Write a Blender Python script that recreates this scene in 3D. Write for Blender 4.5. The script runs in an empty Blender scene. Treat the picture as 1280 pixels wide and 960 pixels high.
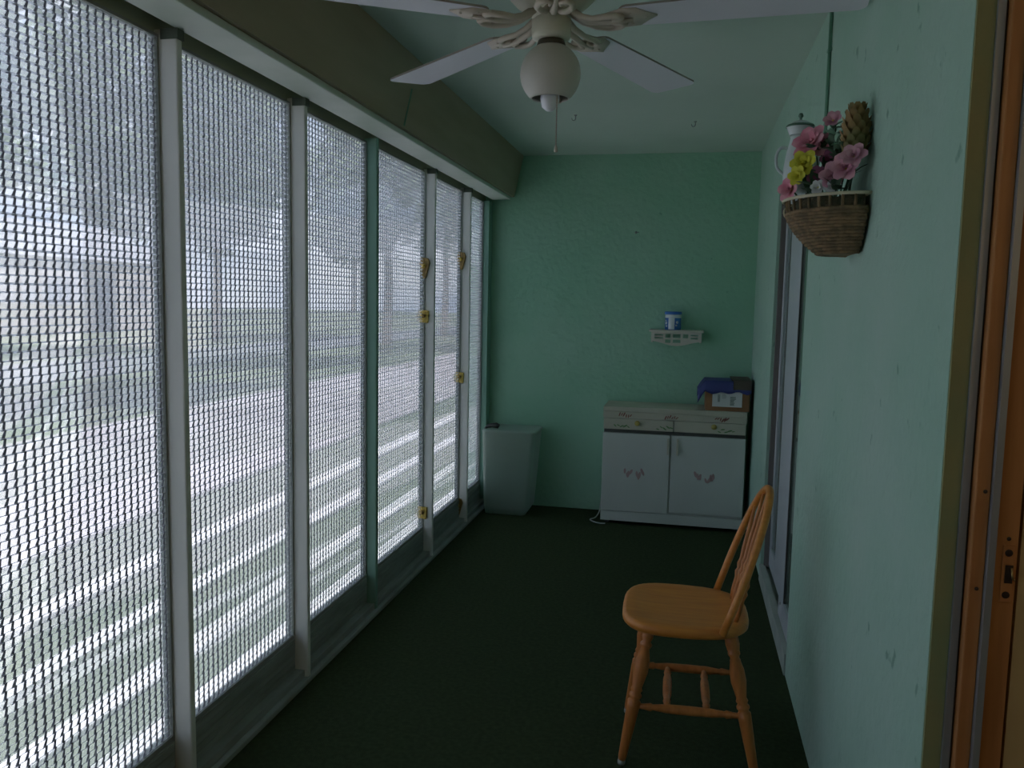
import bpy, bmesh, math, random
from mathutils import Vector, Matrix
random.seed(7)
PI = math.pi
S = bpy.context.scene
COL = S.collection

# ------------------------------------------------------------------ materials
def mat(name, color, rough=0.6, metal=0.0, noise=None, bump=None, trans=0.0, alpha=1.0, spec=0.5, sss=0.0, emit=None):
    m = bpy.data.materials.new(name); m.use_nodes = True
    nt = m.node_tree; b = nt.nodes['Principled BSDF']
    b.inputs['Base Color'].default_value = (*color, 1)
    b.inputs['Roughness'].default_value = rough
    b.inputs['Metallic'].default_value = metal
    b.inputs['Specular IOR Level'].default_value = spec
    b.inputs['Transmission Weight'].default_value = trans
    b.inputs['Alpha'].default_value = alpha
    tc = nt.nodes.new('ShaderNodeTexCoord')
    if noise:
        c2, scale, lo, hi = noise[:4]
        mp = nt.nodes.new('ShaderNodeMapping'); nt.links.new(tc.outputs['Object'], mp.inputs[0])
        if len(noise) > 4: mp.inputs['Scale'].default_value = noise[4]
        n = nt.nodes.new('ShaderNodeTexNoise'); n.inputs['Scale'].default_value = scale; n.inputs['Detail'].default_value = 5
        nt.links.new(mp.outputs[0], n.inputs['Vector'])
        r = nt.nodes.new('ShaderNodeMapRange'); r.inputs['From Min'].default_value = lo; r.inputs['From Max'].default_value = hi
        nt.links.new(n.outputs['Fac'], r.inputs['Value'])
        x = nt.nodes.new('ShaderNodeMix'); x.data_type = 'RGBA'
        x.inputs['A'].default_value = (*color, 1); x.inputs['B'].default_value = (*c2, 1)
        nt.links.new(r.outputs[0], x.inputs['Factor']); nt.links.new(x.outputs['Result'], b.inputs['Base Color'])
    if bump:
        sc, st, dist = bump
        n = nt.nodes.new('ShaderNodeTexNoise'); n.inputs['Scale'].default_value = sc; n.inputs['Detail'].default_value = 6
        nt.links.new(tc.outputs['Object'], n.inputs['Vector'])
        bp = nt.nodes.new('ShaderNodeBump'); bp.inputs['Strength'].default_value = st; bp.inputs['Distance'].default_value = dist
        nt.links.new(n.outputs['Fac'], bp.inputs['Height']); nt.links.new(bp.outputs[0], b.inputs['Normal'])
    if emit:
        b.inputs['Emission Color'].default_value = (*emit[0], 1); b.inputs['Emission Strength'].default_value = emit[1]
    return m

def stucco_mat(name, base, blotch, chips):
    """painted stucco: soft blotches, sparse dark chips with shapes of their own, rough bump"""
    m = mat(name, base, 0.75, noise=(blotch, 2.2, 0.35, 0.7), bump=(30, 0.6, 0.010), spec=0.25)
    nt = m.node_tree; b = nt.nodes['Principled BSDF']
    lk = b.inputs['Base Color'].links[0]; src = lk.from_socket
    tc = [n for n in nt.nodes if n.type == 'TEX_COORD'][0]
    n = nt.nodes.new('ShaderNodeTexNoise'); n.inputs['Scale'].default_value = 13; n.inputs['Detail'].default_value = 3
    nt.links.new(tc.outputs['Object'], n.inputs['Vector'])
    r = nt.nodes.new('ShaderNodeMapRange'); r.inputs['From Min'].default_value = 0.695; r.inputs['From Max'].default_value = 0.74
    r.inputs['To Max'].default_value = 0.55
    nt.links.new(n.outputs['Fac'], r.inputs['Value'])
    x = nt.nodes.new('ShaderNodeMix'); x.data_type = 'RGBA'; x.inputs['B'].default_value = (*chips, 1)
    nt.links.new(src, x.inputs['A']); nt.links.new(r.outputs[0], x.inputs['Factor'])
    nt.links.new(x.outputs['Result'], b.inputs['Base Color'])
    return m

M = {}
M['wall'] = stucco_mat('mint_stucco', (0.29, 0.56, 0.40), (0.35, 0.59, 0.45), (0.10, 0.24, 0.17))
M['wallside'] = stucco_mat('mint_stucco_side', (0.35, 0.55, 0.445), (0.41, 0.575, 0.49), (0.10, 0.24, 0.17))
M['ceiling'] = mat('ceiling_paint', (0.54, 0.66, 0.58), 0.8, noise=((0.48, 0.61, 0.53), 1.6, 0.4, 0.7), bump=(45, 0.35, 0.004))
M['carpet'] = mat('green_carpet', (0.034, 0.050, 0.026), 1.0, noise=((0.050, 0.070, 0.036), 60, 0.35, 0.7), bump=(400, 0.6, 0.004), spec=0.05)
M['beam'] = mat('beam_paint', (0.44, 0.38, 0.27), 0.7, noise=((0.36, 0.31, 0.20), 3.0, 0.35, 0.7, (3, 0.4, 3)))
M['rail'] = mat('rail_paint', (0.70, 0.76, 0.68), 0.5, noise=((0.58, 0.66, 0.56), 4, 0.4, 0.7))
M['header'] = mat('header_green', (0.34, 0.38, 0.26), 0.6)
M['post'] = mat('post_white', (0.78, 0.80, 0.76), 0.6, noise=((0.72, 0.75, 0.71), 3, 0.4, 0.7))
M['postgreen'] = mat('post_green', (0.20, 0.38, 0.30), 0.6)
M['posttopshade'] = mat('post_top_shadow', (0.10, 0.13, 0.10), 0.7)
M['kick'] = mat('kick_panel_grey', (0.30, 0.34, 0.32), 0.6, noise=((0.22, 0.26, 0.22), 6, 0.4, 0.7, (1, 1, 6)))
M['frame'] = mat('frame_dark_grey', (0.26, 0.29, 0.27), 0.5)
M['screen'] = mat('screen_white_vinyl', (0.62, 0.66, 0.68), 0.55)
M['tan'] = mat('tan_reveal', (0.30, 0.28, 0.12), 0.8, noise=((0.22, 0.27, 0.13), 5, 0.4, 0.65), bump=(60, 0.4, 0.004))
M['alu'] = mat('aluminium', (0.42, 0.46, 0.48), 0.45, metal=0.6, noise=((0.33, 0.36, 0.38), 12, 0.4, 0.7, (1, 1, 0.2)))
M['aludark'] = mat('dark_channel', (0.06, 0.055, 0.05), 0.6)
M['jambwood'] = mat('lamplit_jamb_wood', (0.50, 0.22, 0.07), 0.55, noise=((0.36, 0.15, 0.045), 6, 0.35, 0.7, (6, 6, 0.5)))  # orange of the warm indoor lamp light is put into the jamb colour
M['doorwood'] = mat('tan_door', (0.50, 0.36, 0.16), 0.5)
M['screw'] = mat('screw_dark', (0.03, 0.02, 0.015), 0.5)
M['brass'] = mat('brass', (0.55, 0.42, 0.20), 0.3, metal=0.9)
M['slidealu'] = mat('door_aluminium', (0.50, 0.55, 0.58), 0.5, metal=0.3)
M['slideframe'] = mat('door_outer_frame', (0.16, 0.15, 0.14), 0.6)
M['slidedark'] = mat('door_dark_seal', (0.05, 0.055, 0.05), 0.6)
M['glass'] = mat('door_glass', (0.12, 0.18, 0.15), 0.12, spec=0.6)
M['sill'] = mat('sill_concrete', (0.36, 0.42, 0.38), 0.8, noise=((0.28, 0.33, 0.30), 9, 0.4, 0.7))
M['oak'] = mat('honey_oak', (0.68, 0.27, 0.05), 0.38, noise=((0.58, 0.20, 0.035), 5, 0.35, 0.7, (1.2, 14, 14)))
M['oakturned'] = mat('honey_oak_turned', (0.60, 0.22, 0.055), 0.4, noise=((0.44, 0.15, 0.035), 7, 0.35, 0.7, (9, 9, 1)))
M['rubber'] = mat('grey_foot_tip', (0.42, 0.45, 0.42), 0.6)
M['cabwhite'] = mat('cabinet_white', (0.58, 0.64, 0.60), 0.55, noise=((0.54, 0.60, 0.56), 3, 0.4, 0.7))
M['cabcream'] = mat('cabinet_cream', (0.52, 0.52, 0.42), 0.55, noise=((0.45, 0.46, 0.36), 5, 0.4, 0.7))
M['cabdark'] = mat('cabinet_recess_shade', (0.07, 0.08, 0.07), 0.8)
M['motif_brown'] = mat('painted_brown_leaf', (0.26, 0.11, 0.09), 0.7)
M['motif_pink'] = mat('painted_pink_leaf', (0.42, 0.30, 0.29), 0.7)
M['motif_green'] = mat('painted_green_leaf', (0.12, 0.26, 0.10), 0.7)
M['motif_yellow'] = mat('painted_yellow_bloom', (0.45, 0.38, 0.10), 0.6)
M['card'] = mat('cardboard', (0.30, 0.16, 0.075), 0.85, noise=((0.24, 0.125, 0.055), 4, 0.4, 0.7))
M['cardflap'] = mat('cardboard_dark_flap', (0.10, 0.085, 0.065), 0.85)
M['blue'] = mat('blue_cover', (0.045, 0.06, 0.22), 0.6)
M['paper'] = mat('label_paper', (0.62, 0.66, 0.64), 0.6)
M['ink'] = mat('label_ink', (0.10, 0.16, 0.14), 0.7)
M['shelf'] = mat('shelf_cream', (0.58, 0.58, 0.50), 0.55)
M['canblue'] = mat('can_blue', (0.04, 0.17, 0.52), 0.4)
M['canwhite'] = mat('can_white', (0.65, 0.72, 0.76), 0.4)
M['fanwhite'] = mat('fan_white', (0.74, 0.74, 0.80), 0.45)
M['fancream'] = mat('fan_cream', (0.66, 0.64, 0.52), 0.4)
M['fanblush'] = mat('fan_bracket_cream', (0.62, 0.55, 0.46), 0.5)
M['fandark'] = mat('fan_dark', (0.06, 0.05, 0.03), 0.5)
M['bladeedge'] = mat('blade_edge_brown', (0.34, 0.31, 0.27), 0.6)
M['globe'] = mat('globe_frosted', (0.60, 0.58, 0.52), 0.35)
M['bulb'] = mat('bulb_white', (0.85, 0.87, 0.92), 0.3)
M['chain'] = mat('pull_chain', (0.45, 0.38, 0.32), 0.5)
M['wicker'] = mat('wicker', (0.26, 0.17, 0.085), 0.8, noise=((0.14, 0.10, 0.05), 40, 0.4, 0.6))
M['wickerlight'] = mat('wicker_rim', (0.62, 0.56, 0.40), 0.7)
M['pink'] = mat('petal_pink', (0.72, 0.25, 0.34), 0.7, noise=((0.80, 0.42, 0.48), 25, 0.4, 0.65))
M['palepink'] = mat('petal_pale_pink', (0.72, 0.40, 0.46), 0.7, noise=((0.60, 0.28, 0.38), 25, 0.4, 0.65))
M['yellow'] = mat('petal_yellow', (0.70, 0.66, 0.06), 0.7)
M['white'] = mat('petal_white', (0.66, 0.68, 0.66), 0.7)
M['plum'] = mat('petal_plum', (0.22, 0.06, 0.12), 0.7)
M['leaf'] = mat('leaf_dark', (0.05, 0.11, 0.06), 0.6)
M['leafgreen'] = mat('leaf_light', (0.26, 0.46, 0.32), 0.6)
M['moss'] = mat('dark_moss', (0.055, 0.06, 0.035), 0.95, noise=((0.10, 0.085, 0.045), 50, 0.4, 0.6), bump=(120, 0.8, 0.01))
M['olive'] = mat('dried_olive', (0.16, 0.15, 0.05), 0.7, noise=((0.30, 0.18, 0.06), 12, 0.4, 0.6))
M['enamel'] = mat('enamel_white', (0.62, 0.70, 0.70), 0.35)
M['enamelgreen'] = mat('enamel_green_trim', (0.10, 0.20, 0.14), 0.4)
M['frost'] = mat('frosted_plastic', (0.52, 0.68, 0.60), 0.45, trans=0.55, noise=((0.50, 0.64, 0.56), 5, 0.4, 0.7))
M['black'] = mat('black_plastic', (0.035, 0.04, 0.04), 0.5)
M['cable'] = mat('white_cable', (0.45, 0.50, 0.47), 0.5)
M['conduit'] = mat('conduit_green', (0.16, 0.34, 0.24), 0.6)
M['clip'] = mat('brass_clip', (0.60, 0.44, 0.09), 0.5)
M['clipbrown'] = mat('brown_clip', (0.36, 0.24, 0.08), 0.6)
M['plaster'] = mat('room_plaster', (0.50, 0.45, 0.36), 0.8)
M['grass'] = mat('grass', (0.11, 0.15, 0.075), 0.95, noise=((0.20, 0.22, 0.15), 1.3, 0.35, 0.7), bump=(60, 0.6, 0.02))
M['louverband'] = mat('pale_louver_band', (0.90, 0.90, 0.92), 0.9, noise=((0.80, 0.78, 0.76), 2, 0.4, 0.7))
M['drive'] = mat('pinkish_drive', (0.58, 0.53, 0.55), 0.9, noise=((0.38, 0.34, 0.35), 0.7, 0.4, 0.7))
M['asphalt'] = mat('asphalt', (0.20, 0.21, 0.23), 0.9)
M['bark'] = mat('bark', (0.16, 0.12, 0.09), 0.9)
M['crown'] = mat('tree_leaves', (0.12, 0.17, 0.09), 0.8, noise=((0.22, 0.28, 0.17), 3, 0.4, 0.6))
M['house'] = mat('house_wall', (0.68, 0.60, 0.56), 0.85)
M['houseroof'] = mat('house_roof', (0.46, 0.46, 0.49), 0.85)
M['pane'] = mat('house_pane', (0.10, 0.12, 0.15), 0.1)

# screen fabric: white vinyl that lets some light through
def mix_mat(name, build):
    m = bpy.data.materials.new(name); m.use_nodes = True; nt = m.node_tree; nt.nodes.clear()
    out = nt.nodes.new('ShaderNodeOutputMaterial'); nt.links.new(build(nt), out.inputs['Surface']); return m
def _screen(col, tcol, f):
    def b_(nt):
        a = nt.nodes.new('ShaderNodeBsdfDiffuse'); a.inputs['Color'].default_value = (*col, 1)
        b = nt.nodes.new('ShaderNodeBsdfTranslucent'); b.inputs['Color'].default_value = (*tcol, 1)
        x = nt.nodes.new('ShaderNodeMixShader'); x.inputs[0].default_value = f
        nt.links.new(a.outputs[0], x.inputs[1]); nt.links.new(b.outputs[0], x.inputs[2]); return x.outputs[0]
    return b_
M['screen'] = mix_mat('screen_vinyl', _screen((0.78, 0.81, 0.84), (0.93, 0.94, 0.97), 0.82))
M['screentie'] = mix_mat('screen_vinyl_tie', _screen((0.36, 0.37, 0.41), (0.45, 0.46, 0.52), 0.4))
def _pane(nt):
    g = nt.nodes.new('ShaderNodeBsdfRefraction'); g.inputs['Color'].default_value = (0.97, 0.98, 1.0, 1); g.inputs['Roughness'].default_value = 0.05; g.inputs['IOR'].default_value = 1.3
    t = nt.nodes.new('ShaderNodeBsdfTransparent'); t.inputs['Color'].default_value = (0.97, 0.98, 1.0, 1)
    d = nt.nodes.new('ShaderNodeBsdfTranslucent'); d.inputs['Color'].default_value = (0.88, 0.93, 1.0, 1)
    x = nt.nodes.new('ShaderNodeMixShader'); x.inputs[0].default_value = 0.60
    nt.links.new(g.outputs[0], x.inputs[1]); nt.links.new(t.outputs[0], x.inputs[2])
    y = nt.nodes.new('ShaderNodeMixShader'); y.inputs[0].default_value = 0.18
    nt.links.new(x.outputs[0], y.inputs[1]); nt.links.new(d.outputs[0], y.inputs[2]); return y.outputs[0]
M['hazepane'] = mix_mat('hazy_vinyl_pane', _pane)

# ------------------------------------------------------------------ builders
def finish(bm, name, m, parent=None, smooth=False, bevel=0.0):
    me = bpy.data.meshes.new(name)
    bmesh.ops.recalc_face_normals(bm, faces=bm.faces[:])
    bm.to_mesh(me); bm.free()
    me.materials.append(m)
    if smooth:
        for p in me.polygons: p.use_smooth = True
    o = bpy.data.objects.new(name, me); COL.objects.link(o)
    if parent: o.parent = parent
    if bevel:
        md = o.modifiers.new('bevel', 'BEVEL'); md.width = bevel; md.segments = 2; md.limit_method = 'ANGLE'
    return o
def thing(name, label, cat, loc=(0, 0, 0), rz=0, group=None):
    o = bpy.data.objects.new(name, None); COL.objects.link(o)
    o.location = loc; o.rotation_euler = (0, 0, rz); o['label'] = label; o['category'] = cat
    if group: o['group'] = group
    return o
def tag(o, label, cat, group=None):
    o['label'] = label; o['category'] = cat
    if group: o['group'] = group
    return o
def struct(o, label=None):
    o['kind'] = 'structure'
    if label: o['label'] = label
    return o
def box(bm, x0, x1, y0, y1, z0, z1, rot=None):
    vs = [bm.verts.new((x, y, z)) for x in (x0, x1) for y in (y0, y1) for z in (z0, z1)]
    for f in ((0, 1, 3, 2), (4, 6, 7, 5), (0, 4, 5, 1), (2, 3, 7, 6), (0, 2, 6, 4), (1, 5, 7, 3)):
        bm.faces.new([vs[i] for i in f])
    if rot: bmesh.ops.transform(bm, matrix=rot, verts=vs)
    return vs
def boxo(name, m, x0, x1, y0, y1, z0, z1, parent=None, bevel=0.0):
    bm = bmesh.new(); box(bm, x0, x1, y0, y1, z0, z1)
    return finish(bm, name, m, parent, bevel=bevel)
def tube(bm, pts, rad, seg=10, closed=False, cap=True):
    pts = [Vector(p) for p in pts]; n = len(pts)
    rads = rad if isinstance(rad, (list, tuple)) else [rad] * n
    rings = []; up = None
    for i, p in enumerate(pts):
        if closed: t = pts[(i + 1) % n] - pts[i - 1]
        else: t = pts[min(i + 1, n - 1)] - pts[max(i - 1, 0)]
        t.normalize()
        if up is None: up = t.orthogonal().normalized()
        else:
            up = up - t * up.dot(t)
            up = t.orthogonal().normalized() if up.length < 1e-5 else up.normalized()
        s = t.cross(up)
        rings.append([bm.verts.new(p + (up * math.cos(2 * PI * k / seg) + s * math.sin(2 * PI * k / seg)) * rads[i]) for k in range(seg)])
    m = n if closed else n - 1
    for i in range(m):
        a, b = rings[i], rings[(i + 1) % n]
        off = 0
        if closed and i == n - 1:
            off = min(range(seg), key=lambda o: (a[0].co - b[o].co).length)
        for k in range(seg):
            bm.faces.new((a[k], a[(k + 1) % seg], b[(k + 1 + off) % seg], b[(k + off) % seg]))
    if cap and not closed:
        bm.faces.new(rings[0][::-1]); bm.faces.new(rings[-1])
def lathe(bm, prof, seg=28, mtx=None, a0=0.0, a1=2 * PI):
    full = abs(a1 - a0 - 2 * PI) < 1e-6
    cols = seg if full else seg + 1; rings = []
    for r, z in prof:
        if r < 1e-6: rings.append([bm.verts.new((0, 0, z))])
        else: rings.append([bm.verts.new((r * math.cos(a0 + (a1 - a0) * k / seg), r * math.sin(a0 + (a1 - a0) * k / seg), z)) for k in range(cols)])
    for a, b in zip(rings, rings[1:]):
        for k in range(seg):
            k2 = (k + 1) % cols
            if len(a) == 1 and len(b) == 1: continue
            if len(a) == 1: bm.faces.new((a[0], b[k], b[k2]))
            elif len(b) == 1: bm.faces.new((a[k], b[0], a[k2]))
            else: bm.faces.new((a[k], b[k], b[k2], a[k2]))
    if mtx: bmesh.ops.transform(bm, matrix=mtx, verts=[v for r in rings for v in r])
def turned(bm, p0, p1, prof, seg=14):
    """lathe along a segment; prof = [(radius, t 0..1)]"""
    p0 = Vector(p0); p1 = Vector(p1); d = p1 - p0
    mt = Matrix.Translation(p0) @ d.to_track_quat('Z', 'Y').to_matrix().to_4x4()
    L = d.length
    lathe(bm, [(0, prof[0][1] * L)] + [(r, t * L) for r, t in prof] + [(0, prof[-1][1] * L)], seg, mt)
def prism(bm, poly, z0, z1, mtx=None):
    a = [bm.verts.new((x, y, z0)) for x, y in poly]; b = [bm.verts.new((x, y, z1)) for x, y in poly]
    n = len(poly)
    bm.faces.new(a[::-1]); bm.faces.new(b)
    for i in range(n): bm.faces.new((a[i], a[(i + 1) % n], b[(i + 1) % n], b[i]))
    if mtx: bmesh.ops.transform(bm, matrix=mtx, verts=a + b)

XL, XR, YF, ZC = -1.34, 0.424, 5.54, 2.41      # left sill face, right wall, far wall, ceiling
YB = -1.3                                       # behind the camera

# ------------------------------------------------------------------ setting: room shell
struct(boxo('floor', M['carpet'], -1.46, 3.0, YB, YF, -0.10, 0.0))
struct(boxo('ceiling', M['ceiling'], -1.50, 3.0, YB - 0.1, YF + 0.15, ZC, ZC + 0.10))
struct(boxo('wall_far', M['wall'], -1.50, 0.60, YF, YF + 0.15, -0.1, ZC))
struct(boxo('wall_back', M['plaster'], -1.50, 3.0, YB - 0.1, YB, -0.1, ZC))
# right wall with the sliding-door opening y 3.19..4.33, z 0..2.0
bm = bmesh.new()
box(bm, XR, XR + 0.24, 1.456, 3.19, 0, ZC)
box(bm, XR, XR + 0.24, 4.33, YF, 0, ZC)
box(bm, XR, XR + 0.24, 3.19, 4.33, 2.0, ZC)
struct(finish(bm, 'wall_right', M['wallside']))
# the neighbouring room behind the right wall
struct(boxo('wall_inner', M['plaster'], 0.664, 3.0, 1.456, 1.556, 0, ZC))
struct(boxo('wall_side', M['plaster'], 3.0, 3.1, YB - 0.1, YF, -0.1, ZC))
struct(boxo('wall_behind_door', M['plaster'], 1.30, 1.36, 1.556, YF, 0, ZC))

# beam / valance over the screens
bm = bmesh.new()
prism(bm, [(-1.13, ZC), (-1.19, 2.135), (-1.345, 2.135), (-1.345, 2.16), (-1.391, 2.2), (-1.42, 2.2), (-1.42, ZC)], YB, YF, Matrix(((1, 0, 0, 0), (0, 0, 1, 0), (0, 1, 0, 0), (0, 0, 0, 1))))
struct(finish(bm, 'trim_1', M['beam']), 'olive grey boxed beam above the mesh screens')
bm = bmesh.new(); box(bm, -1.332, -1.205, YB, YF - 0.05, 2.112, 2.135)
struct(finish(bm, 'trim_2', M['rail'], bevel=0.004), 'pale rail under the beam')
struct(boxo('trim_3', M['header'], -1.42, -1.392, YB, YF, 2.098, 2.2), 'green header strip behind the rail')
# low kerb and track along the floor
bm = bmesh.new(); box(bm, -1.42, XL, YB, YF, 0, 0.045); box(bm, XL, XL + 0.022, YB, YF, 0, 0.02)
struct(finish(bm, 'trim_4', M['kick'], bevel=0.003), 'grey sill along the floor under the screens')

# posts
posts = [(-0.92, 'post'), (-0.20, 'post'), (0.52, 'post'), (1.24, 'post'), (1.96, 'post'), (2.686, 'post'), (3.38, 'postgreen'), (4.19, 'post'), (4.91, 'post')]
PT = 0.024
n = 5
for y0, k in posts:
    p = boxo('trim_%d' % n, M[k], -1.410, -1.326 if k == 'post' else -1.333, y0, y0 + PT, 0.0, 2.112, bevel=0.004)
    struct(p, ('white fin post between two mesh screens' if k == 'post' else 'green metal mullion between two mesh screens'))
    if k == 'post':
        boxo('post_top_shade', M['posttopshade'], -1.372, -1.322, y0 - 0.003, y0 + PT + 0.003, 2.085, 2.1115, p)  # dark block painting the shadow at the top of the post
    n += 1
struct(boxo('trim_%d' % n, M['postgreen'], -1.41, -1.34, 5.44, YF, 0.0, 2.10), 'green end jamb at the far corner'); n += 1

# ------------------------------------------------------------------ mesh screens
def screen_mesh(y0, y1, z0, z1):
    P, H = 0.026, 0.018
    V, F, MI = [], [], []
    xo = -1.388
    rows = int((z1 - z0) / H)
    tilt = math.radians(32)
    for r in range(rows + 1):
        z = z0 + r * H
        a = r % 2
        # tilted slat, inner edge high
        dep = 0.0075 if a == 0 else 0.0055
        th = 0.0011
        dx, dz = dep * math.cos(tilt), dep * math.sin(tilt)
        i = len(V)
        for yy in (y0, y1):
            V += [(xo - dx / 2, yy, z - dz / 2), (xo + dx / 2, yy, z + dz / 2), (xo + dx / 2, yy, z + dz / 2 + th), (xo - dx / 2, yy, z - dz / 2 + th)]
        for k in range(4):
            F.append((i + k, i + (k + 1) % 4, i + 4 + (k + 1) % 4, i + 4 + k)); MI.append(0)
        if r == rows: break
        off = 0.0 if a == 0 else 0.16 * P
        wb, wt = (0.0098, 0.0042) if a == 0 else (0.0076, 0.0052)
        lean = 0.0120 if a == 0 else 0.0055
        c = int((y1 - y0) / P)
        for q in range(c + 2):
            yb = y0 + q * P + off - 0.5 * P
            if yb < y0 - 0.012 or yb > y1: continue
            i = len(V); t = 0.0008
            for zz, ya, w in ((z - 0.001, yb, wb), (z + H + 0.001, yb + lean, wt)):
                ya = min(max(ya, y0), y1); yw = min(max(ya + w, y0), y1 + 0.0002); V += [(xo - t, ya, zz), (xo + t, ya, zz), (xo + t, yw, zz), (xo - t, yw, zz)]
            for k in range(4):
                F.append((i + k, i + (k + 1) % 4, i + 4 + (k + 1) % 4, i + 4 + k)); MI.append(1)
    me = bpy.data.meshes.new('mesh_screen'); me.from_pydata(V, [], F); me.update()
    me.materials.append(M['screen']); me.materials.append(M['screentie'])
    me.polygons.foreach_set('material_index', MI)
    return me
_ys = [YB - PT] + [p[0] for p in posts] + [5.44]
gaps = [(a + PT, b) for a, b in zip(_ys, _ys[1:])]
for wi, (y0, y1) in enumerate(gaps):
    # frame is the window's own mesh: thin dark channel all round
    bm = bmesh.new()
    z0, z1 = 0.178, 2.098
    fw = 0.008
    box(bm, -1.408, -1.379, y0, y0 + fw, 0.045, z1); box(bm, -1.408, -1.379, y1 - fw, y1, 0.045, z1)
    box(bm, -1.408, -1.379, y0 + fw, y1 - fw, z0 - 0.014, z0); box(bm, -1.408, -1.379, y0 + fw, y1 - fw, z1 - 0.008, z1)
    w = struct(finish(bm, 'window_%d' % (wi + 1), M['frame']), 'mesh screen panel in a grey frame')
    s = bpy.data.objects.new('mesh_screen', screen_mesh(y0 + fw, y1 - fw, z0, z1 - 0.010)); COL.objects.link(s); s.parent = w
    boxo('pane', M['hazepane'], -1.4045, -1.4015, y0 + fw, y1 - fw, z0, z1 - 0.008, w)
    bm = bmesh.new(); box(bm, -1.400, -1.374, y0 + fw, y1 - fw, 0.045, z0 - 0.014)
    for j in range(5):
        zz = 0.062 + j * 0.022
        box(bm, -1.374, -1.3715, y0 + fw + 0.005, y1 - fw - 0.005, zz, zz + 0.008)
    finish(bm, 'kick_panel', M['kick'], w)

# clips on the posts
def clip(y, z, kind, label):
    t = thing('post_clip', label, 'clip', (-1.376, {1: 4.19, 2: 4.91}[y] - 0.0005, z), -PI / 2, 'small clips on the far white posts')
    m = M['clip'] if kind == 'square' else M['clipbrown']
    bm = bmesh.new()
    if kind == 'square':
        prism(bm, [(-0.042, -0.030), (0.018, -0.036), (0.022, 0.030), (-0.034, 0.036), (-0.048, 0.004)], 0, 0.012, Matrix(((0, 0, 1, 0), (1, 0, 0, 0), (0, 1, 0, 0), (0, 0, 0, 1))))
    else:
        prism(bm, [(-0.010, -0.062), (0.004, -0.060), (0.026, 0.020), (0.016, 0.044), (-0.020, 0.048), (-0.036, 0.020)], 0, 0.014, Matrix(((0, 0, 1, 0), (1, 0, 0, 0), (0, 1, 0, 0), (0, 0, 0, 1))))
    finish(bm, 'plate', m, t, bevel=0.003)
    bm = bmesh.new(); turned(bm, (0.012, -0.004, 0.004), (0.032, -0.004, 0.004), [(0.010, 0), (0.012, 0.4), (0.009, 0.9), (0.004, 1)])
    finish(bm, 'knob', M['clipbrown'] if kind == 'square' else M['clip'], t, True)
clip(1, 1.60, 'drop', 'brown drop-shaped clip high on the white post just past the green mullion')
clip(1, 1.336, 'square', 'square yellow brass clip below the drop-shaped one on the same post')
clip(2, 1.675, 'drop', 'brown clip high on the white post nearest the far wall')
clip(2, 0.945, 'square', 'yellow brass clip at mid height on the post nearest the far wall')
clip(1, 0.262, 'square', 'brass clip near the floor on the white post past the green mullion')
clip(2, 0.125, 'drop', 'brown clip at the foot of the post nearest the far wall')

# short beaded cord hanging on the beam
bm = bmesh.new()
for k in range(22):
    f = k / 21
    lathe(bm, [(0, -0.0042), (0.0036, -0.002), (0.0036, 0.002), (0, 0.0042)], 8, Matrix.Translation((-1.150 - 0.032 * f, 3.30, 2.285 - 0.14 * f)))
tube(bm, [(-1.150, 3.30, 2.29), (-1.182, 3.30, 2.14)], 0.0012, 6)
tag(finish(bm, 'beaded_cord', M['conduit']), 'thin green beaded cord hanging down the olive beam', 'cord')

# ------------------------------------------------------------------ sliding door in the right wall
d = struct(bpy.data.objects.new('door_1', None), 'grey aluminium sliding glass door in the right wall'); COL.objects.link(d)
bm = bmesh.new()
fx0, fx1 = XR + 0.015, XR + 0.10
box(bm, fx0, fx1, 4.305, 4.33, 0.08, 2.0); box(bm, fx0, fx1, 3.19, 4.305, 1.955, 2.0)
box(bm, fx0, fx1, 3.19, 3.225, 0.08, 1.955)
finish(bm, 'door_frame', M['slideframe'], d)
bm = bmesh.new()     # far panel, outer track
a0, a1 = XR + 0.038, XR + 0.062
box(bm, a0, a1, 4.262, 4.305, 0.09, 1.955); box(bm, a0, a1, 3.80, 4.04, 0.09, 1.955)
box(bm, a0, a1, 4.04, 4.262, 0.09, 0.19); box(bm, a0, a1, 4.04, 4.262, 1.89, 1.955)
sp = finish(bm, 'door_stile', M['slidealu'], d, bevel=0.003)
boxo('door_glass', M['glass'], a0 + 0.009, a0 + 0.015, 4.04, 4.262, 0.19, 1.89, sp)
bm = bmesh.new()     # near panel, inner track
b0, b1 = XR + 0.012, XR + 0.036
box(bm, b0, b1, 3.225, 3.27, 0.09, 1.955); box(bm, b0, b1, 3.47, 3.62, 0.09, 1.955)
box(bm, b0, b1, 3.27, 3.47, 0.09, 0.19); box(bm, b0, b1, 3.27, 3.47, 1.89, 1.955)
sp2 = finish(bm, 'door_stile', M['slidealu'], d, bevel=0.003)
boxo('door_glass', M['glass'], b0 + 0.009, b0 + 0.015, 3.27, 3.47, 0.19, 1.89, sp2)
boxo('rubber_seal', M['slidedark'], b0 + 0.002, b1 - 0.002, 3.455, 3.4695, 0.19, 1.89, sp2)
bm = bmesh.new(); box(bm, XR - 0.006, XR + 0.24, 3.19, 4.33, 0, 0.062); box(bm, XR - 0.006, XR + 0.022, 3.19, 4.33, 0.062, 0.085)
box(bm, XR + 0.048, XR + 0.052, 3.225, 4.305, 0.062, 0.0895)
finish(bm, 'door_sill', M['sill'], d)
bm = bmesh.new(); lathe(bm, [(0, 0.002), (0.006, 0.0015), (0.006, 0)], 12, Matrix.Translation((XR + 0.012, 3.545, 0.16)) @ Matrix.Rotation(-PI / 2, 4, 'Y'))
finish(bm, 'screw', M['screw'], d)

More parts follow.
